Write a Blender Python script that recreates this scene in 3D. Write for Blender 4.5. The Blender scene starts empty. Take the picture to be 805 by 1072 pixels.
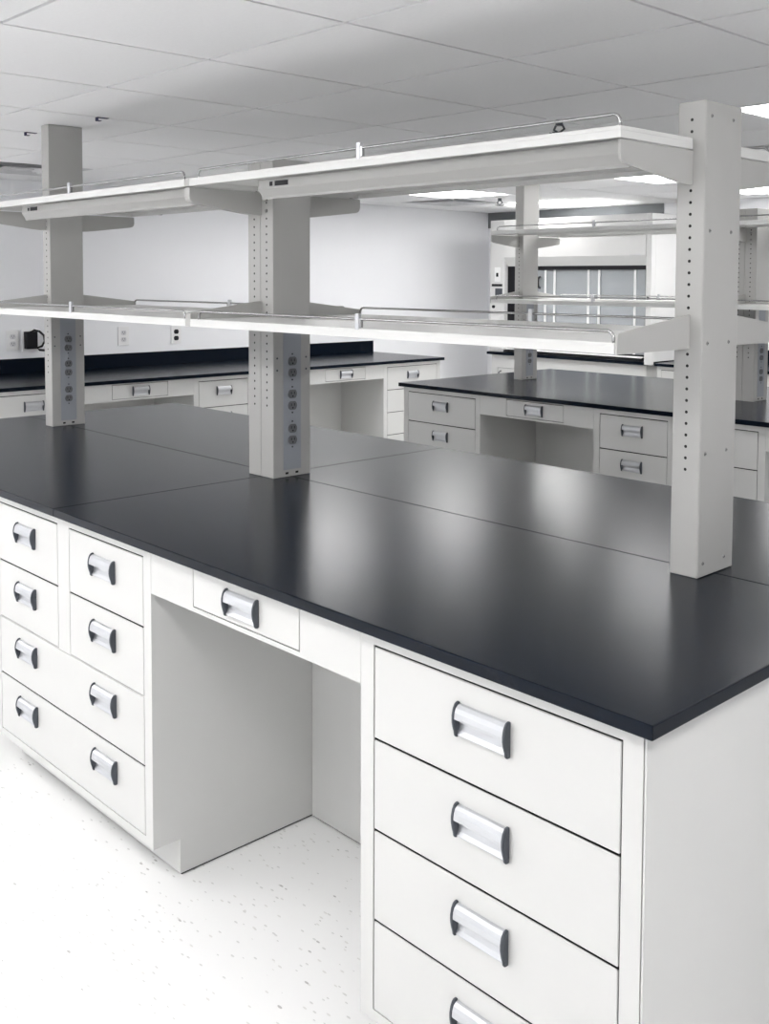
import bpy, bmesh, math, random
from math import sin, cos, pi, radians
from mathutils import Matrix, Vector
random.seed(4)
S = bpy.context.scene
C = S.collection

# ------------------------------------------------------------------ materials
def mat(name, col, rough=.5, metal=0., spec=.5, noise=0., nscale=40., bump=0., bscale=200., coat=0.):
    m = bpy.data.materials.new(name); m.use_nodes = True
    nt = m.node_tree; b = nt.nodes['Principled BSDF']
    b.inputs['Base Color'].default_value = (*col, 1)
    b.inputs['Roughness'].default_value = rough
    b.inputs['Metallic'].default_value = metal
    b.inputs['Specular IOR Level'].default_value = spec
    b.inputs['Coat Weight'].default_value = coat
    tc = nt.nodes.new('ShaderNodeTexCoord')
    if noise > 0:
        n = nt.nodes.new('ShaderNodeTexNoise'); n.inputs['Scale'].default_value = nscale
        n.inputs['Detail'].default_value = 4
        r = nt.nodes.new('ShaderNodeMapRange')
        r.inputs['To Min'].default_value = 1 - noise; r.inputs['To Max'].default_value = 1 + noise
        mx = nt.nodes.new('ShaderNodeMix'); mx.data_type = 'RGBA'; mx.blend_type = 'MULTIPLY'
        mx.inputs[0].default_value = 1
        mx.inputs[6].default_value = (*col, 1)
        nt.links.new(tc.outputs['Object'], n.inputs['Vector'])
        nt.links.new(n.outputs['Fac'], r.inputs['Value'])
        nt.links.new(r.outputs['Result'], mx.inputs[7])
        nt.links.new(mx.outputs[2], b.inputs['Base Color'])
    if bump > 0:
        n2 = nt.nodes.new('ShaderNodeTexNoise'); n2.inputs['Scale'].default_value = bscale
        bp_ = nt.nodes.new('ShaderNodeBump'); bp_.inputs['Strength'].default_value = bump
        bp_.inputs['Distance'].default_value = .002
        nt.links.new(tc.outputs['Object'], n2.inputs['Vector'])
        nt.links.new(n2.outputs['Fac'], bp_.inputs['Height'])
        nt.links.new(bp_.outputs['Normal'], b.inputs['Normal'])
    return m

M = {}
M['cab'] = mat('cabinet_paint', (.61, .61, .598), .42, noise=.015, nscale=9)
M['steel'] = mat('shelf_paint', (.47, .467, .452), .42, noise=.02, nscale=14)
M['housing'] = mat('lamp_housing_shaded', (.38, .378, .365), .45, noise=.01, nscale=14)  # colour darkened to carry the shade below the shelf lip
M['tray'] = mat('shelf_white_paint', (.74, .74, .725), .4, noise=.01, nscale=14)
M['epoxy'] = mat('epoxy_resin', (.0022, .0052, .0115), .225, spec=.155, noise=.12, nscale=25, bump=.03, bscale=600)
M['alu'] = mat('brushed_aluminium', (.58, .59, .61), .38, metal=.8)
M['cap'] = mat('grey_plastic', (.055, .062, .075), .4)
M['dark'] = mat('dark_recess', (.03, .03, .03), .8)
M['hole'] = mat('hole_black', (.012, .012, .012), .9)
M['wall'] = mat('wall_paint', (.88, .885, .905), .75, noise=.012, nscale=3, bump=.05, bscale=120)
M['tbar'] = mat('ceiling_bar', (.14, .14, .14), .7)
M['chrome'] = mat('chrome_wire', (.42, .42, .42), .2, metal=1)
M['screw'] = mat('screw_metal', (.32, .32, .31), .4, metal=.6)
M['panelgrey'] = mat('outlet_panel_grey', (.36, .38, .42), .5, noise=.02)
M['outlet'] = mat('outlet_dark_grey', (.16, .165, .175), .5)
M['plate'] = mat('white_plastic', (.86, .86, .86), .4)
M['platedet'] = mat('white_plastic_face', (.66, .66, .68), .4)
M['black'] = mat('black_plastic', (.008, .008, .011), .5, spec=.25)
M['navy'] = mat('navy_plastic', (.012, .012, .06), .5)
M['lens'] = mat('lamp_lens', (.80, .80, .78), .3)
M['vent'] = mat('vent_metal', (.62, .62, .63), .5)
M['hoodwhite'] = mat('hood_paint', (.68, .68, .67), .4, noise=.01)
M['hoodin'] = mat('hood_liner', (.42, .43, .45), .6, noise=.03, nscale=6)
M['wallstrip'] = mat('wall_strip_dark_grey', (.16, .17, .18), .8)
def emis(name, col, st):
    m = bpy.data.materials.new(name); m.use_nodes = True
    b = m.node_tree.nodes['Principled BSDF']
    b.inputs['Base Color'].default_value = (.8, .8, .8, 1)
    b.inputs['Emission Color'].default_value = (*col, 1)
    b.inputs['Emission Strength'].default_value = st
    return m
LAMP = 11.0
M['lamp'] = emis('troffer_glow', (1, .99, .985), LAMP)
# sash glass
g = bpy.data.materials.new('sash_glass'); g.use_nodes = True
b = g.node_tree.nodes['Principled BSDF']
b.inputs['Base Color'].default_value = (.75, .79, .82, 1); b.inputs['Roughness'].default_value = .06
b.inputs['Alpha'].default_value = .35; b.inputs['Specular IOR Level'].default_value = .6
M['glass'] = g
# floor: white composition tile with small grey chips
f = bpy.data.materials.new('vinyl_tile'); f.use_nodes = True
nt = f.node_tree; b = nt.nodes['Principled BSDF']; b.inputs['Roughness'].default_value = .3
tc = nt.nodes.new('ShaderNodeTexCoord')
def chips(scale, th, stretch, ang, seedoff):
    mp = nt.nodes.new('ShaderNodeMapping'); mp.inputs['Rotation'].default_value = (0, 0, ang)
    mp.inputs['Scale'].default_value = (1, stretch, 1); mp.inputs['Location'].default_value = (seedoff, seedoff*.7, 0)
    v = nt.nodes.new('ShaderNodeTexVoronoi'); v.inputs['Scale'].default_value = scale; v.feature = 'F1'
    lt = nt.nodes.new('ShaderNodeMath'); lt.operation = 'LESS_THAN'; lt.inputs[1].default_value = .17
    sep = nt.nodes.new('ShaderNodeSeparateColor')
    gt = nt.nodes.new('ShaderNodeMath'); gt.operation = 'GREATER_THAN'; gt.inputs[1].default_value = th
    mu = nt.nodes.new('ShaderNodeMath'); mu.operation = 'MULTIPLY'
    nt.links.new(tc.outputs['Object'], mp.inputs['Vector']); nt.links.new(mp.outputs['Vector'], v.inputs['Vector'])
    nt.links.new(v.outputs['Distance'], lt.inputs[0]); nt.links.new(v.outputs['Color'], sep.inputs[0])
    nt.links.new(sep.outputs[0], gt.inputs[0]); nt.links.new(lt.outputs[0], mu.inputs[0]); nt.links.new(gt.outputs[0], mu.inputs[1])
    return mu.outputs[0]
c1 = chips(27, .5, 2.6, .5, 0); c2 = chips(25, .6, 2.8, -.9, 3.1); c3 = chips(23, .92, 2.4, 1.6, 7.7)
prev = (.88, .88, .875, 1)
for out, col, fac in ((c1, (.62, .62, .61, 1), .8), (c2, (.70, .69, .67, 1), .8), (c3, (.42, .41, .40, 1), .8)):
    mx = nt.nodes.new('ShaderNodeMix'); mx.data_type = 'RGBA'
    if isinstance(prev, tuple): mx.inputs[6].default_value = prev
    else: nt.links.new(prev, mx.inputs[6])
    mx.inputs[7].default_value = col
    mm = nt.nodes.new('ShaderNodeMath'); mm.operation = 'MULTIPLY'; mm.inputs[1].default_value = fac
    nt.links.new(out, mm.inputs[0]); nt.links.new(mm.outputs[0], mx.inputs[0])
    prev = mx.outputs[2]
nt.links.new(prev, b.inputs['Base Color'])
M['floor'] = f
# ceiling tile: off-white mineral board with fine pits
M['tile'] = mat('mineral_tile', (.89, .89, .895), .9, noise=.03, nscale=90, bump=.25, bscale=160)

# ------------------------------------------------------------------ mesh builder
class MB:
    def __init__(s): s.v = []; s.f = []; s.m = []; s.mats = []; s.sm = []
    def mi(s, m):
        if m not in s.mats: s.mats.append(m)
        return s.mats.index(m)
    def raw(s, vs, fs, m, smooth=False):
        o = len(s.v); s.v += [tuple(v) for v in vs]
        k = s.mi(m)
        for f in fs: s.f.append([o+i for i in f]); s.m.append(k); s.sm.append(smooth)
    def box(s, x0, x1, y0, y1, z0, z1, m):
        vs = [(x, y, z) for z in (z0, z1) for y in (y0, y1) for x in (x0, x1)]
        s.raw(vs, [(0,2,3,1), (4,5,7,6), (0,1,5,4), (2,6,7,3), (0,4,6,2), (1,3,7,5)], m); return s
    def bbox(s, x0, x1, y0, y1, z0, z1, m, r=.002, seg=2):   # bevelled box
        bm = bmesh.new(); bmesh.ops.create_cube(bm, size=1)
        for v in bm.verts:
            v.co = Vector((x0 if v.co.x < 0 else x1, y0 if v.co.y < 0 else y1, z0 if v.co.z < 0 else z1))
        bmesh.ops.bevel(bm, geom=bm.edges[:], offset=r, segments=seg, affect='EDGES', profile=.6)
        s.frombm(bm, m); return s
    def frombm(s, bm, m, smooth=False, mtx=None):
        bm.verts.index_update()
        vs = [(mtx @ v.co if mtx else v.co)[:] for v in bm.verts]
        s.raw(vs, [[v.index for v in f.verts] for f in bm.faces], m, smooth); bm.free(); return s
    def prism(s, pts, axis, a0, a1, m):     # polygon extruded along an axis
        def P(p, a):
            return (a, p[0], p[1]) if axis == 'x' else ((p[0], a, p[1]) if axis == 'y' else (p[0], p[1], a))
        n = len(pts); vs = [P(p, a0) for p in pts] + [P(p, a1) for p in pts]
        area = sum(pts[i][0]*pts[(i+1) % n][1]-pts[(i+1) % n][0]*pts[i][1] for i in range(n))
        fs = [list(range(n))[::-1], list(range(n, 2*n))] + [(i, (i+1) % n, n+(i+1) % n, n+i) for i in range(n)]
        flip = (area < 0) != (axis == 'y')
        if flip: fs = [list(reversed(f)) for f in fs]
        s.raw(vs, fs, m); return s
    def tube(s, path, r, m, n=8):
        pts = [Vector(p) for p in path]; rings = []
        for i, p in enumerate(pts):
            t = (pts[min(i+1, len(pts)-1)]-pts[max(i-1, 0)]).normalized()
            a = Vector((0, 1, 0)) if abs(t.y) < .9 else Vector((1, 0, 0))
            u = t.cross(a).normalized(); w = t.cross(u).normalized()
            rings.append([p+u*r*cos(2*pi*k/n)+w*r*sin(2*pi*k/n) for k in range(n)])
        vs = [v for R in rings for v in R]; fs = []
        for i in range(len(pts)-1):
            for k in range(n):
                fs.append((i*n+k, i*n+(k+1) % n, (i+1)*n+(k+1) % n, (i+1)*n+k))
        fs += [list(range(n))[::-1], [(len(pts)-1)*n+k for k in range(n)]]
        s.raw(vs, fs, m, True); return s
    def cyl(s, c, axis, r, a0, a1, m, n=12, r2=None, smooth=False):
        r2 = r if r2 is None else r2
        vs = []
        for a, rr in ((a0, r), (a1, r2)):
            for k in range(n):
                p, q = rr*cos(2*pi*k/n), rr*sin(2*pi*k/n)
                vs.append((a, c[0]+p, c[1]+q) if axis == 'x' else ((c[0]+p, a, c[1]+q) if axis == 'y' else (c[0]+p, c[1]+q, a)))
        fs = [list(range(n))[::-1], list(range(n, 2*n))]
        s.raw(vs, fs, m); o = len(s.v)-2*n; k_ = s.mi(m)
        for k in range(n):
            s.f.append([o+k, o+(k+1) % n, o+n+(k+1) % n, o+n+k]); s.m.append(k_); s.sm.append(smooth)
        return s
    def build(s, name, parent=None, loc=None):
        me = bpy.data.meshes.new(name); me.from_pydata(s.v, [], s.f)
        for m in s.mats: me.materials.append(M[m])
        for p, k, q in zip(me.polygons, s.m, s.sm): p.material_index = k; p.use_smooth = q
        bm = bmesh.new(); bm.from_mesh(me); bmesh.ops.recalc_face_normals(bm, faces=bm.faces[:]); bm.to_mesh(me); bm.free()
        me.update()
        o = bpy.data.objects.new(name, me); C.objects.link(o)
        if parent: o.parent = parent
        if loc: o.location = loc
        return o
def thing(name, label, cat, loc=(0, 0, 0), rz=0, group=None):
    o = bpy.data.objects.new(name, None); C.objects.link(o); o.empty_display_size = .1
    o.location = loc; o.rotation_euler = (0, 0, rz); o['label'] = label; o['category'] = cat
    if group: o['group'] = group
    return o
def tag(o, label, cat, group=None):
    o['label'] = label; o['category'] = cat
    if group: o['group'] = group
    return o
def struct(o): o['kind'] = 'structure'; return o
def dup(root, label, loc, rz=0, group=None):
    def cp(o, par):
        c = o.copy(); C.objects.link(c)
        if par: c.parent = par
        for ch in o.children: cp(ch, c)
        return c
    r = cp(root, None); r.location = loc; r.rotation_euler = (0, 0, rz); r['label'] = label
    if group: r['group'] = group
    return r

H = .914          # worktop height
T = .024          # worktop thickness
ZT = H - T        # top of cabinets
ZC = 2.245        # ceiling

# ------------------------------------------------------------------ room
WX, EX, SY, NY = -6.176, 3.2, -3.4, 6.63
struct(MB().box(WX-.12, EX+.12, SY-.12, NY+.12, -.12, 0, 'floor').build('floor'))
struct(MB().box(WX-.12, WX, SY, NY, 0, ZC+.15, 'wall').build('wall_left'))
struct(MB().box(EX, EX+.12, SY, NY, 0, ZC+.15, 'wall').build('wall_right'))
struct(MB().box(WX-.12, EX+.12, NY, NY+.12, 0, ZC+.15, 'wall').build('wall_back'))
struct(MB().box(WX-.12, EX+.12, SY-.12, SY, 0, ZC+.15, 'wall').build('wall_front'))
struct(MB().box(WX+.002, -4.15, NY-.012, NY-.001, 2.09, ZC-.002, 'wallstrip').build('wall_strip_1'))  # plain dark grey strip along the top of the back wall
# ceiling: tiles in a square grid, lamps and vents replacing some of them
G = .6468; GX0, GY0 = -.6185, .4867
def cell(i, j): return GX0+i*G, GX0+(i+1)*G, GY0+j*G, GY0+(j+1)*G
lamps = [(-7, 4, 'hidden behind the near upper shelf, left'), (-7, 6, 'left of the far shelf post, near the left wall'), (-7, 8, 'before the fume hood, behind the far post'),
         (-4, 6, 'left of the near end post, under the upper shelf'), (-1, 3, 'just right of the top of the near end post'),
         (-4, 8, 'far back, right of the near end post'),
         (-1, 6, 'right of frame over the second island'), (-1, 8, 'right of frame near the back wall'),
         (-7, -3, 'over the front aisle, far left'), (-4, -3, 'over the front aisle, left'), (-1, -3, 'over the front aisle before the cabinets'), (2, -3, 'over the front aisle, right'), (2, -1, 'added out of view right of the near island end'),
         (-7, -5, 'added out of view along the front wall, far left'), (-4, -5, 'added out of view along the front wall, left'), (-1, -5, 'added out of view along the front wall, right')]  # front wall row and island end lamp: unseen, added to brighten the room
vents = [(-8, 7), (-8, 1)]
skip = {(i, j) for i, j, _ in lamps} | set(vents)
cm = MB(); cm.box(WX-.12, EX+.12, SY-.12, NY+.12, ZC+.075, ZC+.15, 'tbar')
gp = .006
for i in range(-10, 8):
    for j in range(-7, 11):
        x0, x1, y0, y1 = cell(i, j)
        x0, x1, y0, y1 = max(x0, WX), min(x1, EX), max(y0, SY), min(y1, NY)
        if x1-x0 < .03 or y1-y0 < .03 or (i, j) in skip: continue
        cm.box(x0+gp, x1-gp, y0+gp, y1-gp, ZC, ZC+.018, 'tile')
        cm.box(x0-.0001, x1+.0001, y0-.0001, y1+.0001, ZC+.010, ZC+.0105, 'tbar')
struct(cm.build('ceiling'))
LAB = 'square glowing ceiling light panel '
lp = None
for i, j, lab in lamps:
    x0, x1, y0, y1 = cell(i, j); loc = ((x0+x1)/2, (y0+y1)/2, ZC)
    if lp is None:
        lp = thing('ceiling_light', LAB+lab, 'ceiling light', loc, 0, 'recessed ceiling lights')
        h = G/2-.002; fr = MB()
        for a in (0, 1):
            s0, s1 = (-h, -h+.02) if a == 0 else (h-.02, h)
            fr.box(s0, s1, -h, h, -.002, .03, 'plate'); fr.box(-h+.02, h-.02, s0, s1, -.002, .03, 'plate')
        fr.build('frame', lp)
        MB().box(-h+.02, h-.02, -h+.02, h-.02, .002, .012, 'lamp').build('diffuser', lp)
    else: dup(lp, LAB+lab, loc)
vlab = ['square louvred ceiling air vent beside the light panel near the back of the left wall',
        'square louvred ceiling air vent left of the far left post']
vp = None
for (i, j), lab in zip(vents, vlab):
    x0, x1, y0, y1 = cell(i, j); loc = ((x0+x1)/2, (y0+y1)/2, ZC)
    if vp is None:
        vp = thing('air_vent', lab, 'air vent', loc, 0, 'ceiling air vents'); h = G/2-.002
        MB().box(-h, h, -h, h, .026, .03, 'cap').build('backing', vp)
        for q in range(5):
            a = h-.001-q*.06; bmx = MB()
            if q < 4:
                for sx, sy in ((1, 0), (-1, 0), (0, 1), (0, -1)):
                    o1, i1 = a, a-.040
                    P4 = [(-o1, -.003), (o1, -.003), (i1, .022), (-i1, .022)]
                    vs = []
                    for zoff in (0, .002):
                        for u, w, z in ((-o1, o1, -.001), (o1, o1, -.001), (i1, i1, .02), (-i1, i1, .02)):
                            x, y = (u, w) if sy == 1 else ((-u, -w) if sy == -1 else ((w, -u) if sx == 1 else (-w, u)))
                            vs.append((x, y, z+zoff))
                    bmx.raw(vs, [(0,1,2,3), (7,6,5,4), (0,4,5,1), (1,5,6,2), (2,6,7,3), (3,7,4,0)], 'vent')
            else: bmx.box(-a+.02, a-.02, -a+.02, a-.02, -.004, .0, 'vent')
            bmx.build('louvre', vp)
    else: dup(vp, lab, loc)
t = thing('slot_vent', 'narrow dark slot air vent in the ceiling right of the near end post', 'air vent', (-1.45, 3.62, ZC))
MB().box(-.42, .42, -.05, -.032, -.004, -.0005, 'vent').box(-.42, .42, .032, .05, -.004, -.0005, 'vent').box(-.42, -.40, -.032, .032, -.004, -.0005, 'vent').box(.40, .42, -.032, .032, -.004, -.0005, 'vent').build('frame', t)
MB().box(-.40, .40, -.032, .032, -.0015, -.0005, 'dark').box(-.40, .40, -.003, .003, -.004, -.0016, 'vent').build('slot', t)
# sprinklers
def sprinkler(x, y, lab):
    t = thing('fire_sprinkler', lab, 'sprinkler', (x, y, ZC)); t.scale = (1.35, 1.35, 1.0)
    MB().cyl((0, 0), 'z', .034, -.006, .0, 'plate', 20, r2=.038).build('escutcheon', t)
    k = MB().cyl((0, 0), 'z', .012, -.03, -.006, 'cap', 12)
    k.tube([(-.012, 0, -.028), (-.02, 0, -.045), (0, 0, -.06)], .004, 'cap', 6); k.tube([(.012, 0, -.028), (.02, 0, -.045), (0, 0, -.06)], .004, 'cap', 6)
    k.build('head', t)
    d = MB().cyl((0, 0), 'z', .02, -.066, -.061, 'cap', 12)
    for q in range(8):
        a = q*pi/4; d.raw([(.018*cos(a-.2), .018*sin(a-.2), -.064), (.03*cos(a-.15), .03*sin(a-.15), -.06), (.03*cos(a+.15), .03*sin(a+.15), -.06), (.018*cos(a+.2), .018*sin(a+.2), -.064),
              (.018*cos(a-.2), .018*sin(a-.2), -.062), (.03*cos(a-.15), .03*sin(a-.15), -.058), (.03*cos(a+.15), .03*sin(a+.15), -.058), (.018*cos(a+.2), .018*sin(a+.2), -.062)],
              [(0,1,2,3), (7,6,5,4), (0,4,5,1), (1,5,6,2), (2,6,7,3), (3,7,4,0)], 'cap')
    d.build('deflector', t)
sprinkler(-1.87, 2.18, 'dark fire sprinkler head above the near upper shelf')
sprinkler(-4.79, 5.19, 'small fire sprinkler head beside the far shelf post')
# small dark clips pushed on the ceiling bars
def clip(x, y, lab):
    o = MB(); o.box(-.014, .014, -.045, .03, -.003, -.0005, 'navy'); o.box(-.014, .014, -.045, -.041, -.02, -.003, 'navy'); o.box(-.014, .014, -.041, -.02, -.02, -.017, 'navy')
    ob = o.build('ceiling_clip', loc=(x, y, ZC)); ob.scale = (.8, .7, .8); tag(ob, lab, 'clip', 'dark clips on the ceiling bars')
clip(GX0-4*G, .82, 'navy blue clip on a ceiling bar, the one right of the tall left post')
clip(GX0-5*G, .80, 'navy blue clip on a ceiling bar, the one left of the tall left post')

# ------------------------------------------------------------------ cabinets
CD = .542       # cabinet depth
DZ = [(.6785, .8585), (.495, .673), (.311, .4895), (.125, .3055)]
def handle(par, x, z):
    hw = .0625; e = .0066
    prof = [(-.0008, .0285), (-.007, .0275), (-.0125, .023), (-.0158, .015), (-.0168, .006), (-.0164, .0028), (-.0148, .0028), (-.0126, .010),
            (-.008, .014), (-.003, .012), (-.0010, .004), (-.0012, -.010), (-.0035, -.020), (-.0080, -.0275), (-.0075, -.0295), (-.003, -.0295), (-.0008, -.0285)]
    h = MB().prism(prof, 'x', -hw+e, hw-e, 'alu').build('handle', par, (x, 0, z))
    cp = [(-.0005, .0315), (-.006, .0318), (-.0105, .029), (-.0152, .021), (-.0180, .009), (-.0181, -.002), (-.0155, -.014), (-.0122, -.023), (-.0112, -.0305), (-.007, -.0325), (-.0005, -.032)]
    for sgn in (-1, 1):
        bm = bmesh.new()
        vs = [bm.verts.new((0, p[0], p[1])) for p in cp]; fc = bm.faces.new(vs)
        r = bmesh.ops.extrude_face_region(bm, geom=[fc])
        bmesh.ops.translate(bm, verts=[v for v in r['geom'] if isinstance(v, bmesh.types.BMVert)], vec=(e, 0, 0))
        bmesh.ops.bevel(bm, geom=[ed for ed in bm.edges], offset=.0014, segments=2, affect='EDGES')
        MB().frombm(bm, 'cap').build('end_cap', par, (x + (-hw if sgn < 0 else hw-e), 0, z))
def drawer(par, x0, x1, z0, z1, hx, hz):
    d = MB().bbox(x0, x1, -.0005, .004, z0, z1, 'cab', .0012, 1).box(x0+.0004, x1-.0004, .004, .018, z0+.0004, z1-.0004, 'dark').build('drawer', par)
    for x in hx: handle(d, x, hz)
    return d
def carcass(par, w, rects, depth):
    h = w/2; m = MB(); strips = []
    # face frame built as a grid of strips round the openings
    xs = sorted({-h, h} | {a for r in rects for a in r[:2]}); zs = sorted({.1, ZT} | {a for r in rects for a in r[2:]})
    for a, b_ in zip(xs, xs[1:]):
        run0 = None
        for c, d in zip(zs, zs[1:]):
            mx, mz = (a+b_)/2, (c+d)/2
            inside = any(r[0] < mx < r[1] and r[2] < mz < r[3] for r in rects)
            if not inside and run0 is None: run0 = c
            if inside and run0 is not None: strips.append((a, b_, run0, c)); run0 = None
        if run0 is not None: strips.append((a, b_, run0, ZT))
    for a, b_, c, d in strips:
        m.box(a, b_, 0, .004, c, d, 'cab')
        a, b_, c = max(a, -h+.018), min(b_, h-.018), max(c, .118)
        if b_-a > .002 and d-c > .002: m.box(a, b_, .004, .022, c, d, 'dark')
    m.box(-h, -h+.018, .004, depth, .1, ZT, 'cab'); m.box(h-.018, h, .004, depth, .1, ZT, 'cab')
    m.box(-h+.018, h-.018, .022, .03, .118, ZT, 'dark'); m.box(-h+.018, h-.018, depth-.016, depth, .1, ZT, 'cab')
    m.box(-h+.018, h-.018, .004, depth-.016, .1, .1175, 'cab')
    m.build('carcass', par)
    t = MB().box(-h, h, .08, .098, .006, .1, 'cab').box(-h, -h+.018, .098, depth, .006, .1, 'cab').box(h-.018, h, .098, depth, .006, .1, 'cab')
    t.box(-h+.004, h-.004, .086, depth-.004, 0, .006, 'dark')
    t.build('toe_kick', par)
def single_cabinet(label, loc, rz, w=.65, group=None):
    t = thing('drawer_cabinet', label, 'cabinet', loc, rz, group); g_ = .0032
    h = w/2; r = (-h+.037, h-.037)
    carcass(t, w, [(r[0], r[1], DZ[-1][0]-.0025, DZ[0][1]+.0045)], CD)
    for z0, z1 in DZ: drawer(t, r[0]+g_, r[1]-g_, z0, z1, [0], z1-.07)
    return t
def double_cabinet(label, loc, rz, w=.978, group=None):
    t = thing('wide_drawer_cabinet', label, 'cabinet', loc, rz, group); g_ = .0032; h = w/2
    cols = [(-h+.037, -.0355), (.0355, h-.037)]
    carcass(t, w, [(cols[0][0], cols[0][1], DZ[1][0]-.002, DZ[0][1]+.0045), (cols[1][0], cols[1][1], DZ[1][0]-.002, DZ[0][1]+.0045),
                   (cols[0][0], cols[1][1], DZ[3][0]-.0025, DZ[2][1]+.002)], CD)
    for z0, z1 in DZ[:2]:
        for a, b_ in cols: drawer(t, a+g_, b_-g_, z0, z1, [(a+b_)/2], z1-.07)
    for z0, z1 in DZ[2:]: drawer(t, cols[0][0]+g_, cols[1][1]-g_, z0, z1, [(cols[0][0]+cols[0][1])/2, (cols[1][0]+cols[1][1])/2], z1-.066)
    return t
def apron(label, loc, rz, w, group=None):
    t = thing('apron_drawer_unit', label, 'drawer unit', loc, rz, group); h = w/2; r = (-.207, .207); z0, z1 = .7875, .8785
    m = MB()
    for a, b_, c, d_ in ((-h, r[0], .774, ZT), (r[1], h, .774, ZT), (r[0], r[1], .774, z0-.0028), (r[0], r[1], z1+.003, ZT)):
        m.box(a, b_, 0, .004, c, d_, 'cab')
    m.box(-h, h, .004, .02, .774, .7795, 'cab'); m.box(-h, r[0]-.012, .004, .02, .7795, ZT, 'cab'); m.box(r[1]+.012, h, .004, .02, .7795, ZT, 'cab')
    m.box(r[0]-.012, r[0], .004, .02, .7795, ZT, 'dark'); m.box(r[1], r[1]+.012, .004, .02, .7795, ZT, 'dark')
    m.box(r[0]-.01, r[1]+.01, .022, .42, .776, ZT, 'cab'); m.box(r[0], r[1], .0195, .0218, .7795, ZT-.0005, 'dark')
    m.build('apron', t)
    drawer(t, r[0]+.0028, r[1]-.0028, z0, z1, [0], .833)
    return t
def back_panel(label, loc, rz, w, group=None):
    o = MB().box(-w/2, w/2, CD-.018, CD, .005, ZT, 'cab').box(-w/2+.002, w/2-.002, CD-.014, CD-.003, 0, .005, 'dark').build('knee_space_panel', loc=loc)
    o.rotation_euler = (0, 0, rz); return tag(o, label, 'panel', group)

# a bench front: single, knee space, wide, knee space, single (left to right along local +x from 0)
RUN = [('s', .65), ('k', .818), ('d', .978), ('k', .804), ('s', .65)]
PROTO = {}
def run(ox, oy, rz, labels, keep=(1, 1, 1, 1, 1)):
    x = 0; c, s_ = cos(rz), sin(rz)
    for n, ((kind, w), lab) in enumerate(zip(RUN, labels)):
        mid = x+w/2; x += w
        loc = (ox+c*mid, oy+s_*mid, 0)
        if not keep[n]: continue
        if kind == 's':
            if 's' in PROTO: dup(PROTO['s'], lab, loc, rz)
            else: PROTO['s'] = single_cabinet(lab, loc, rz, w-.0012, 'four drawer cabinets')
        elif kind == 'd':
            if 'd' in PROTO: dup(PROTO['d'], lab, loc, rz)
            else: PROTO['d'] = double_cabinet(lab, loc, rz, w-.0012, 'wide drawer cabinets')
        else:
            key = 'k%d' % round(w*1000)
            if key in PROTO:
                dup(PROTO[key], lab[0], loc, rz); o = PROTO[key+'p'].copy(); C.objects.link(o); o.location = loc; o.rotation_euler = (0, 0, rz); o['label'] = lab[1]
            else:
                PROTO[key] = apron(lab[0], loc, rz, w-.0012, 'apron drawer units over knee spaces')
                PROTO[key+'p'] = back_panel(lab[1], loc, rz, w-.0012, 'knee space back panels')
LEN = 3.96
Y2 = 3.257
run(-3.93, .025, 0, ['white four drawer cabinet at the far left end of the near island',
    ('white apron drawer unit at the left knee space of the near island', 'white back panel of the left knee space of the near island'),
    'white wide cabinet with six drawers left of the near knee space',
    ('white apron with one shallow drawer over the near knee space', 'white back panel inside the near knee space'),
    'large white four drawer cabinet at the near right end, closest to the camera'], keep=(1, 1, 1, 1, 1))
run(-3.93, Y2+.025, 0, ['white four drawer cabinet at the left end of the second island',
    ('white apron with one shallow drawer over the knee space of the second island', 'white back panel inside the knee space of the second island'),
    'white wide drawer cabinet of the second island, partly behind the near end post',
    ('white apron drawer unit of the second island at the right edge of the photo', 'white knee space back panel of the second island at the right edge'),
    'white four drawer cabinet at the right end of the second island'], keep=(1, 1, 1, 1, 0))
run(-5.28, 1.105, radians(90), ['white four drawer cabinet of the left wall bench, left of the far left post',
    ('white apron with drawer of the left wall bench, just right of the far left post', 'back panel of the left wall bench knee space right of the far left post'),
    'white wide drawer cabinet of the left wall bench, left of the middle post',
    ('white apron with drawer of the left wall bench, right of the middle post', 'back panel of the left wall bench knee space right of the middle post'),
    'white four drawer cabinet at the right end of the left wall bench'])
for yy, nm, xs in ((0, 'near island', (-.0275, -3.9345)), (Y2, 'second island', (-3.9345,))):
    for x in xs:
        o = MB().bbox(x-.0015, x+.0025, yy+.0255, yy+1.585, .004, ZT, 'cab', .001, 1).build('end_panel')
        tag(o, 'plain white %s end panel of the %s' % ('right' if x > -1 else 'left', nm), 'panel')

# ------------------------------------------------------------------ worktops
def slab(name, x0, x1, y0, y1, lab, cat='worktop', splash=None):
    o = MB().bbox(x0, x1, y0, y1, ZT, H, 'epoxy', .0022, 2).build(name); return tag(o, lab, cat)
D = 1.61; sm = .0006
slab('worktop', -1.98+sm, 0, 0, D/2-sm, 'black worktop slab at the near right corner, in front of the near end post')
slab('worktop', -LEN, -1.98-sm, 0, D/2-sm, 'black worktop slab at the front left of the near island')
slab('worktop', -1.98+sm, 0, D/2+sm, D, 'black worktop slab at the rear right of the near island, behind the seam')
slab('worktop', -LEN, -1.98-sm, D/2+sm, D, 'black worktop slab at the rear left of the near island, behind the left posts')
slab('worktop', -LEN, 0, Y2, Y2+1.56, 'long black worktop of the second island')
wt = thing('bench_worktop', 'long black worktop with backsplash along the left wall', 'worktop', (0, 0, 0))
MB().bbox(WX+.002, -5.255, 1.08, 5.036, ZT, H, 'epoxy', .0022, 2).build('slab', wt)
MB().bbox(WX+.002, WX+.024, 1.08, 5.036, H, H+.1, 'epoxy', .0015, 1).build('backsplash', wt)

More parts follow.
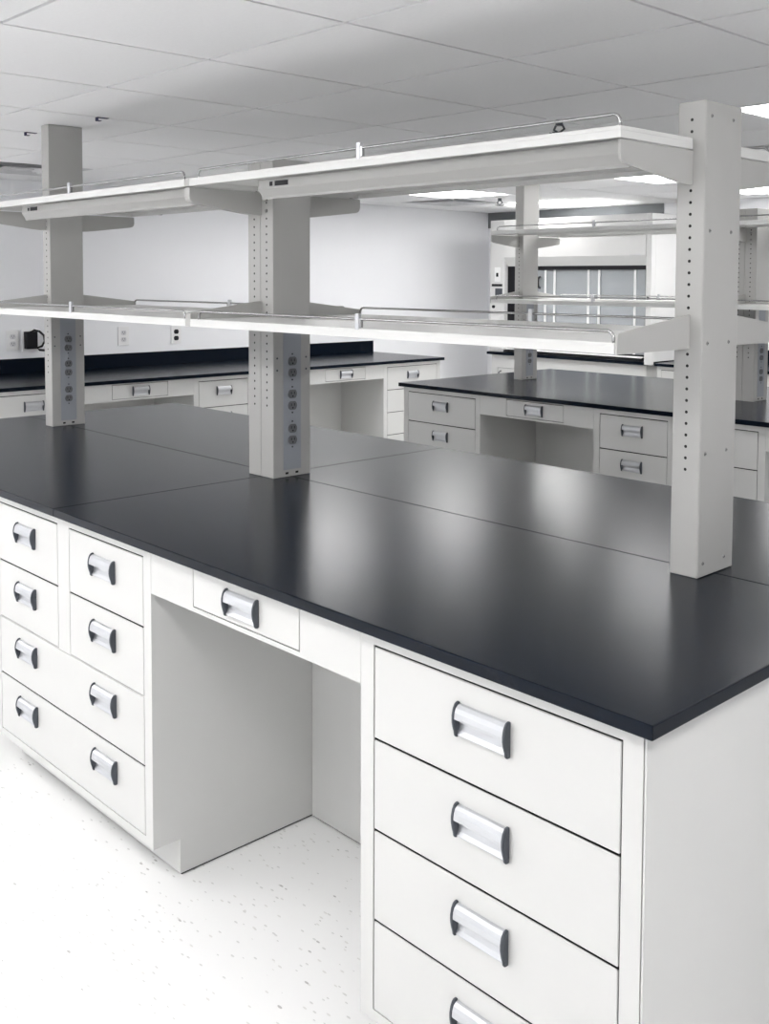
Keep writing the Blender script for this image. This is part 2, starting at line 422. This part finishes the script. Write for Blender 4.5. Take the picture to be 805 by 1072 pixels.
# ------------------------------------------------------------------ shelf posts
YP0, YP1 = .7316, .8870
ZPT = 1.966
W = .069
def outlet(par, x, y, z):
    m = MB()
    for s_ in (-1, 1):
        zc = z+s_*.0195
        pts = []
        for k in range(20):
            a = 2*pi*k/20; pts.append((y+.0172*cos(a), zc+max(-.0142, min(.0142, .0172*sin(a)))))
        m.prism(pts, 'x', x, x+.0035, 'outlet')
        for dy in (-.0063, .0063): m.box(x+.0035, x+.0039, y+dy-.0012, y+dy+.0012, zc-.001, zc+.0075, 'hole')
        m.cyl((y, zc-.0075), 'x', .0028, x+.0035, x+.0039, 'hole', 8)
    for dz in (-.043, .043): m.cyl((y, z+dz), 'x', .0028, x, x+.001, 'hole', 8)
    m.build('outlet', par)
def post(lab, x0, x1, yo, side, chase=False, brackets=(), outlets=False):
    """x0..x1 across, side: +1 when the closing panel with screws faces +x"""
    t = thing('shelf_post', lab, 'shelf post', ((x0+x1)/2, yo+(YP0+YP1)/2, H), 0, 'shelf posts'); cx = (x0+x1)/2; cy = (YP0+YP1)/2; hd = (YP1-YP0)/2
    h = (x1-x0)/2; m = MB(); zt = ZPT-H
    double = h > .05
    if double:
        m.bbox(-h, -.0008, -hd, hd, 0, zt, 'steel', .003, 2); m.bbox(.0008, h, -hd, hd, 0, zt, 'steel', .003, 2)
        cols = (-.034, .034)
    else:
        m.bbox(-h, h, -hd, hd, 0, zt, 'steel', .003, 2); cols = (0,)
    z = 1.155-H
    while z < 1.95-H:
        for c in cols:
            m.cyl((c, z), 'y', .0036, -hd-.0002, -hd+.002, 'hole', 10); m.cyl((c, z), 'y', .0036, hd-.002, hd+.0002, 'hole', 10)
        z += .0257
    m.build('upright', t)
    if side == 1 and not outlets:
        MB().bbox(h, h+.0012, -hd+.002, hd-.027, .002, zt-.002, 'steel', .0005, 1).build('cover_panel', t)
        for zz in (1.933, 1.684, 1.437, 1.191, .945):
            for yy in (-.056, .036):
                s_ = MB().cyl((yy, zz-H), 'x', .0046, h+.0012, h+.003, 'screw', 12, r2=.0035); s_.cyl((yy, zz-H), 'x', .0016, h+.003, h+.0031, 'hole', 6); s_.build('screw', t)
    if outlets:
        p = MB().bbox(h, h+.0012, -.037, .037, .024, .50, 'panelgrey', .0005, 1).build('outlet_panel', t)
        for zz in (1.282, 1.172, 1.0565): outlet(p, h+.0012, 0, zz-H)
        for zz in (1.3125, 1.2725):
            for yy in (-.062, .059): MB().cyl((yy, zz-H), 'x', .0032, h, h+.0012, 'cap', 10).build('screw', t)
        k = MB(); k.box(h, h+.0006, -.028, -.016, .009, .016, 'hole'); k.box(h, h+.0006, .014, .026, .009, .016, 'hole'); k.build('knockout', t)
    for bx0, bx1 in brackets:
        a, b_ = bx0-cx, bx1-cx
        for sg in (-1, 1):
            def q(pts): return [((p[0]-cy) if sg < 0 else (cy-p[0]), p[1]-H) for p in pts]
            up = q([(YP0-.0005, 1.858), (.4555, 1.858), (.4545, 1.83), (.458, 1.819), (.466, 1.8125), (.48, 1.8095), (.665, 1.787), (.70, 1.784), (YP0-.0005, 1.784)])
            lo = q([(YP0-.0005, 1.5), (.459, 1.4665), (.4555, 1.462), (.4545, 1.424), (YP0-.0005, 1.424)])
            for nm, pp in (('upper_bracket', up), ('lower_bracket', lo)):
                k = MB().prism(pp, 'x', a, b_, 'steel')
                if nm == 'upper_bracket' and double: k.prism(q([(.4545, 1.8622), (.4545, 1.886), (.48, 1.886), (.48, 1.8622)]), 'x', a, b_, 'steel')
                k.build(nm, t)
    if double:
        for cc in (.028,):
            for zz in (1.833, 1.797):
                MB().cyl((cc+.006, zz-H), 'y', .006, -hd-.003, -hd, 'screw', 12).build('bolt', t)
    if chase:
        ch = MB(); ch.bbox(-h-.001, h-.004, -hd-.001, hd+.001, zt, ZC-H-.001, 'steel', .002, 1)
        ch.bbox(h-.004, h+.003, -hd-.002, hd+.002, zt-.012, ZC-H-.001, 'steel', .001, 1)
        ch.build('ceiling_chase', t)
    return t
XR0, XR1 = -.424, -.355
XM0, XM1 = -2.049, -1.911
XL0, XL1 = -3.605, -3.536
BR_R, BR_M, BR_L = [(-.3905, -.385)], [(-1.999, -1.971)], [(-3.575, -3.5695)]
post('tall grey shelf post at the near right end, screws down its side', XR0, XR1, 0, 1, brackets=BR_R)
post('wide middle shelf post of the near island, grey outlet panel, two rows of holes', XM0, XM1, 0, 1, brackets=BR_M, outlets=True)
post('far left shelf post of the near island, reaching up to the ceiling', XL0, XL1, 0, 1, True, BR_L, True)
post('far shelf post of the second island, reaching up to the ceiling before the fume hood', XL0, XL1, Y2-.012, 1, True, BR_L, True)
post('wide middle shelf post of the second island, half hidden behind the near end post', XM0, XM1, Y2-.012, 1, brackets=BR_M, outlets=True)
post('right end shelf post of the second island, outside the photo', XR0, XR1, Y2-.012, 1, brackets=BR_R)

# ------------------------------------------------------------------ shelves
YS0 = .4535
def rail_pts(x0, x1, y, z0, hgt, r=.012):
    p = [(x0, y, z0), (x0, y, z0+hgt-r)]
    for k in range(1, 5):
        a = k*pi/8; p.append((x0+r-r*cos(a), y, z0+hgt-r+r*sin(a)))
    for k in range(0, 5):
        a = k*pi/8; p.append((x1-r+r*sin(a), y, z0+hgt-r+r*cos(a)))
    p += [(x1, y, z0)]
    return p
SH = {}
def shelf(lab, x0, x1, ztop, yo, rear, key):
    """front shelf spans YS0..YP0 (yo offset); rear shelf is the mirror image"""
    cy = (YP0+YP1)/2
    w = (x1-x0)/2; loc = ((x0+x1)/2, yo+cy, ztop-.024); rz = pi if rear else 0
    if key in SH: return dup(SH[key], lab, loc, rz)
    t = thing('shelf', lab, 'shelf', loc, rz, 'steel shelves'); ya, yb = YS0-cy, YP0-.004-cy
    m = MB(); m.bbox(-w, w, ya, yb, .014, .024, 'tray', .0015, 1); m.box(-w, w, ya, ya+.014, 0, .015, 'tray'); m.box(-w, w, yb-.014, yb, 0, .015, 'tray')
    m.box(-w, -w+.003, ya+.014, yb-.014, 0, .015, 'tray'); m.box(w-.003, w, ya+.014, yb-.014, 0, .015, 'tray')
    m.build('tray', t)
    rx0, rx1 = -w+.045, w-.004
    MB().tube(rail_pts(rx0, rx1, ya+.004, .022, .0255, .016), .0036, 'chrome', 8).build('guard_rail', t)
    c_ = MB(); c_.bbox(-.0075, .0075, ya-.001, ya+.010, .020, .062, 'alu', .001, 1); c_.box(.0075, .014, ya+.0005, ya+.009, .026, .05, 'chrome'); c_.build('rail_clip', t)
    SH[key] = t
    return t
LT = {}
def shelf_light(lab, x0, x1, yo, rear, key='l'):
    cy = (YP0+YP1)/2; w = (x1-x0)/2; loc = ((x0+x1)/2, yo+cy, 1.8605); rz = pi if rear else 0
    if key in LT: return dup(LT[key], lab, loc, rz)
    t = thing('under_shelf_light', lab, 'shelf light', loc, rz, 'lights under the upper shelves')
    def q(p): return [(a-cy, b_-1.8605) for a, b_ in p]
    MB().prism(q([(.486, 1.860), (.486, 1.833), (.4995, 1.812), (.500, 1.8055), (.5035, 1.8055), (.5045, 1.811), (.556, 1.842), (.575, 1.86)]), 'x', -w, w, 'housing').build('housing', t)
    MB().prism(q([(.512, 1.8148), (.514, 1.8125), (.546, 1.832), (.546, 1.8355)]), 'x', -w+.01, w-.01, 'lens').build('lens', t)
    k = MB(); k.box(-w+.08, -w+.14, .486-cy-.002, .486-cy, -.021, -.007, 'black'); k.box(-w+.055, -w+.068, .486-cy-.0015, .486-cy, -.020, -.008, 'black'); k.build('switch', t)
    return t
ISL = [(0, 'near island'), (Y2-.012, 'second island')]
segs = [('right', -1.9700, -.3915), ('left', -3.5690, -2.000)]
for yo, nm in ISL:
    for side, a, b_ in segs:
        for rear in (False, True):
            rw = 'rear ' if rear else 'front '
            shelf('white upper shelf at the %s %s of the %s, with wire rail' % (rw.strip(), side, nm), a, b_+ (.0075 if side == 'right' else 0), 1.8858, yo, rear, 'u'+side)
            shelf('white lower shelf at the %s %s of the %s, with wire rail' % (rw.strip(), side, nm), a, b_, 1.4485, yo, rear, 'l'+side)
            if not rear and yo == 0:
                shelf_light('long grey light housing under the front %s upper shelf of the near island' % side, b_-1.26, b_-.0015, yo, rear)

# ------------------------------------------------------------------ wall outlets on the left wall
def wall_outlet(y, z, lab, dark=False):
    t = thing('wall_outlet', lab, 'wall outlet', (WX, y, z), 0, 'outlets on the left wall')
    MB().bbox(.0005, .007, -.045, .045, -.07, .07, 'plate', .002, 2).build('cover_plate', t)
    m = MB()
    for s_ in (-1, 1):
        pts = [(.021*cos(2*pi*k/20), s_*.025+max(-.017, min(.017, .021*sin(2*pi*k/20)))) for k in range(20)]
        m.prism(pts, 'x', .007, .0095, 'black' if dark else 'platedet')
        if not dark:
            for dy in (-.008, .008): m.box(.0095, .0099, dy-.002, dy+.002, s_*.025-.002, s_*.025+.009, 'outlet')
            m.cyl((0, s_*.025-.009), 'x', .0035, .0095, .0099, 'outlet', 8)
    m.build('receptacle', t)
wall_outlet(1.688, 1.142, 'white wall outlet at the left edge, left of the black plug')
wall_outlet(2.533, 1.142, 'white wall outlet between the left and middle posts')
wall_outlet(2.983, 1.136, 'white wall outlet plate with two black sockets', True)
t = thing('power_adapter', 'black plug adapter with looped cord on the wall, beside the far left post', 'plug', (WX, 1.81, 1.14))
MB().bbox(.0085, .06, -.045, .035, -.06, .06, 'black', .006, 2).build('adapter_body', t)
MB().tube([(.05, -.02, .055), (.055, .01, .07), (.05, .05, .06), (.045, .085, .03), (.045, .09, -.01), (.045, .07, -.045), (.05, .03, -.055), (.05, .05, -.07), (.045, .09, -.075)], .008, 'black', 8).build('cord', t)
wp = MB().bbox(.0005, .0085, -.055, .055, -.075, .075, 'plate', .002, 2).build('wall_plate', t)
o = MB().bbox(.0005, .022, -.03, .03, -.012, .012, 'navy', .002, 1).box(.022, .026, -.03, -.006, -.012, .0, 'navy').build('wall_clip', loc=(WX, 2.833, 2.066))
tag(o, 'tiny dark clip high on the left wall below the shelf edge', 'clip')

# ------------------------------------------------------------------ fume hood
HY = 5.9; HX0, HX1 = -5.51, -3.80
t = thing('fume_hood', 'white fume hood with dark sash opening on the back wall', 'fume hood', ((HX0+HX1)/2, HY, 0)); ox = (HX0+HX1)/2
def X(v): return v-ox
m = MB(); m.bbox(X(HX0), X(-5.338), 0, .06, H+.001, 2.112, 'hoodwhite', .002, 1); m.bbox(X(-3.85), X(HX1), 0, .06, H+.001, 2.112, 'hoodwhite', .002, 1)
m.box(X(HX0), X(HX0)+.03, .06, .70, H+.001, 2.112, 'hoodwhite'); m.box(X(HX1)-.03, X(HX1), .06, .70, H+.001, 2.112, 'hoodwhite')
m.box(X(HX0)+.03, X(HX1)-.03, .06, .70, 2.085, 2.111, 'hoodwhite'); m.build('cabinet_shell', t)
m = MB(); m.prism([(0, 2.112), (0, 1.955), (-.012, 1.95), (-.012, 1.775), (.045, 1.695), (.06, 1.695), (.06, 2.112)], 'x', X(-5.337), X(-3.851), 'hoodwhite'); m.build('header', t)
m = MB(); m.box(X(HX0)+.031, X(HX1)-.031, .62, .64, H+.001, 2.08, 'hoodin'); m.box(X(-5.337), X(-5.33), .06, .62, H+.001, 2.08, 'hoodin'); m.box(X(-3.858), X(-3.851), .06, .62, H+.001, 2.08, 'hoodin')
m.box(X(-5.32), X(-3.87), .56, .575, 1.0, 1.35, 'hoodin'); m.box(X(-5.32), X(-3.87), .53, .545, 1.38, 1.75, 'hoodin'); m.build('liner', t)
fr = MB(); a0, a1 = X(-5.336), X(-3.852)
fr.box(a0, a0+.105, .046, .058, H+.02, 1.694, 'black'); fr.box(a1-.03, a1, .046, .058, H+.02, 1.694, 'black'); fr.box(a0+.105, a1-.03, .046, .058, 1.66, 1.694, 'black'); fr.box(a0+.105, a1-.03, .046, .058, H+.02, H+.05, 'black')
fr.build('sash_frame', t)
for p0, p1, yy in ((-5.226, -4.915, .064), (-4.925, -4.44, .072), (-4.46, -4.335, .064), (-4.35, -3.98, .072), (-4.0, -3.885, .064)):
    MB().box(X(p0), X(p1), yy, yy+.004, H+.05, 1.66, 'glass').build('sash_pane', t)
for xv in (-4.916, -4.815, -4.454, -4.345, -3.99):
    MB().bbox(X(xv)-.011, X(xv)+.011, .058, .063, H+.05, 1.66, 'plate', .001, 1).build('sash_stile', t)
MB().tube([(X(-4.965), .046, 1.60), (X(-4.965), .02, 1.585), (X(-4.965), .015, 1.55), (X(-4.965), .02, 1.515), (X(-4.965), .046, 1.50)], .011, 'black', 8).build('sash_handle', t)
k = MB(); k.bbox(X(-5.455), X(-5.384), -.004, -.0002, 1.554, 1.685, 'plate', .0015, 1); k.bbox(X(-5.432), X(-5.407), -.009, -.004, 1.60, 1.635, 'black', .002, 1); k.build('light_switch', t)
MB().bbox(X(-5.488), X(-5.361), -.006, -.0002, 1.511, 1.534, 'black', .002, 1).build('airflow_display', t)
MB().bbox(X(-5.445), X(-5.36), -.006, -.0002, 1.43, 1.493, 'cap', .002, 1).build('monitor_panel', t)
MB().cyl((X(-5.462), 1.326), 'y', .014, -.012, -.0002, 'black', 14).build('valve_knob', t)
MB().cyl((X(-3.825), 1.43), 'y', .012, -.012, -.0002, 'black', 14).build('valve_knob', t)
MB().box(X(-4.0), X(-3.89), -.0135, -.0122, 1.775, 1.785, 'vent').build('name_strip', t)
MB().bbox(X(HX0), X(HX1), -.04, .69, ZT, H, 'epoxy', .0022, 2).build('work_surface', t)
MB().prism([(-.045, .945), (-.03, .955), (.03, .953), (.05, .94), (.03, .945), (-.03, .946)], 'x', X(-5.336), X(-3.852), 'hoodwhite').build('airfoil_sill', t)
m = MB(); m.bbox(X(-3.815), X(-3.735)-.001, -.062, -.042, .897, 1.0, 'hoodwhite', .003, 1); m.bbox(X(-3.815), X(-3.801), -.042, 0, .915, 1.0, 'hoodwhite', .002, 1); m.build('pillar_foot', t)
# base under the hood
hb = thing('hood_base_cabinet', 'white two door base cabinet under the fume hood', 'cabinet', (ox, HY, 0))
m = MB(); m.box(X(HX0)+.03, X(HX0)+.1, 0, .02, .1, ZT-.0005, 'cab'); m.box(X(HX1)-.1, X(HX1)-.03, 0, .02, .1, ZT-.0005, 'cab'); m.box(X(HX0)+.1, X(HX1)-.1, 0, .02, .77, ZT-.0005, 'cab'); m.box(X(HX0)+.1, X(HX1)-.1, 0, .02, .1, .13, 'cab')
m.box(X(HX0)+.03, X(HX1)-.03, .022, .6, .1, ZT-.0005, 'cab'); m.box(X(HX0)+.03, X(HX1)-.03, .08, .6, 0, .1, 'cab'); m.box(X(HX0)+.1, X(HX1)-.1, .0202, .0219, .13, .77, 'dark'); m.build('carcass', hb)
for a, b_, hx in ((X(HX0)+.104, -.003, X(HX0)+.14), (.003, X(HX1)-.104, X(HX1)-.14)):
    d = MB().bbox(a, b_, 0, .019, .134, .766, 'cab', .001, 1).build('door', hb)
    MB().tube([(hx, 0, .74), (hx, -.03, .73), (hx, -.03, .63), (hx, 0, .62)], .006, 'cap', 8).build('door_pull', d)

# bench along the back wall, right of the hood
bx0, bx1 = -3.733, .6
wt = thing('back_worktop', 'black worktop with backsplash right of the fume hood', 'worktop', (0, 0, 0))
MB().bbox(bx0, bx1, 5.86, NY-.003, ZT, H, 'epoxy', .0022, 2).build('slab', wt)
MB().bbox(bx0, bx1, NY-.025, NY-.003, H, H+.1, 'epoxy', .0015, 1).build('backsplash', wt)
labs = ['white four drawer cabinet of the back bench, next to the fume hood', ('white apron drawer unit of the back bench, right of the hood', 'knee space back panel of the back bench'),
        'white wide drawer cabinet of the back bench', ('white apron drawer unit at the right of the back bench', 'knee space panel at the right of the back bench'), 'white four drawer cabinet at the far right of the back bench']
run(bx0+.01, 5.886, 0, labs)

# ------------------------------------------------------------------ camera
cam = bpy.data.cameras.new('camera'); co = bpy.data.objects.new('camera', cam); C.objects.link(co)
yaw, pitch, roll = .8113, -.0568, .0042
d = Vector((-sin(yaw)*cos(pitch), cos(yaw)*cos(pitch), sin(pitch)))
r0 = Vector((cos(yaw), sin(yaw), 0)); u0 = r0.cross(d)
r = r0*cos(roll)+u0*sin(roll); u = u0*cos(roll)-r0*sin(roll)
mt = Matrix((r, u, -d)).transposed().to_4x4(); mt.translation = Vector((.8274, -1.3157, 1.5758))
co.matrix_world = mt
cam.sensor_fit = 'AUTO'; cam.sensor_width = 36; cam.lens = 1086.18/1072*36
cam.shift_x = (402.5-413.99)/1072; cam.shift_y = (353.78-536)/1072
cam.clip_start = .05
S.camera = co

# ------------------------------------------------------------------ world, view
w = bpy.data.worlds.new('world'); S.world = w; w.use_nodes = True
w.node_tree.nodes['Background'].inputs[0].default_value = (.8, .85, .9, 1); w.node_tree.nodes['Background'].inputs[1].default_value = .05
S.view_settings.view_transform = 'Standard'; S.view_settings.look = 'None'; S.view_settings.gamma = 1
S.view_settings.use_curve_mapping = False
S.view_settings.exposure = .42
S.cycles.use_denoising = True
S.cycles.max_bounces = 10; S.cycles.diffuse_bounces = 6
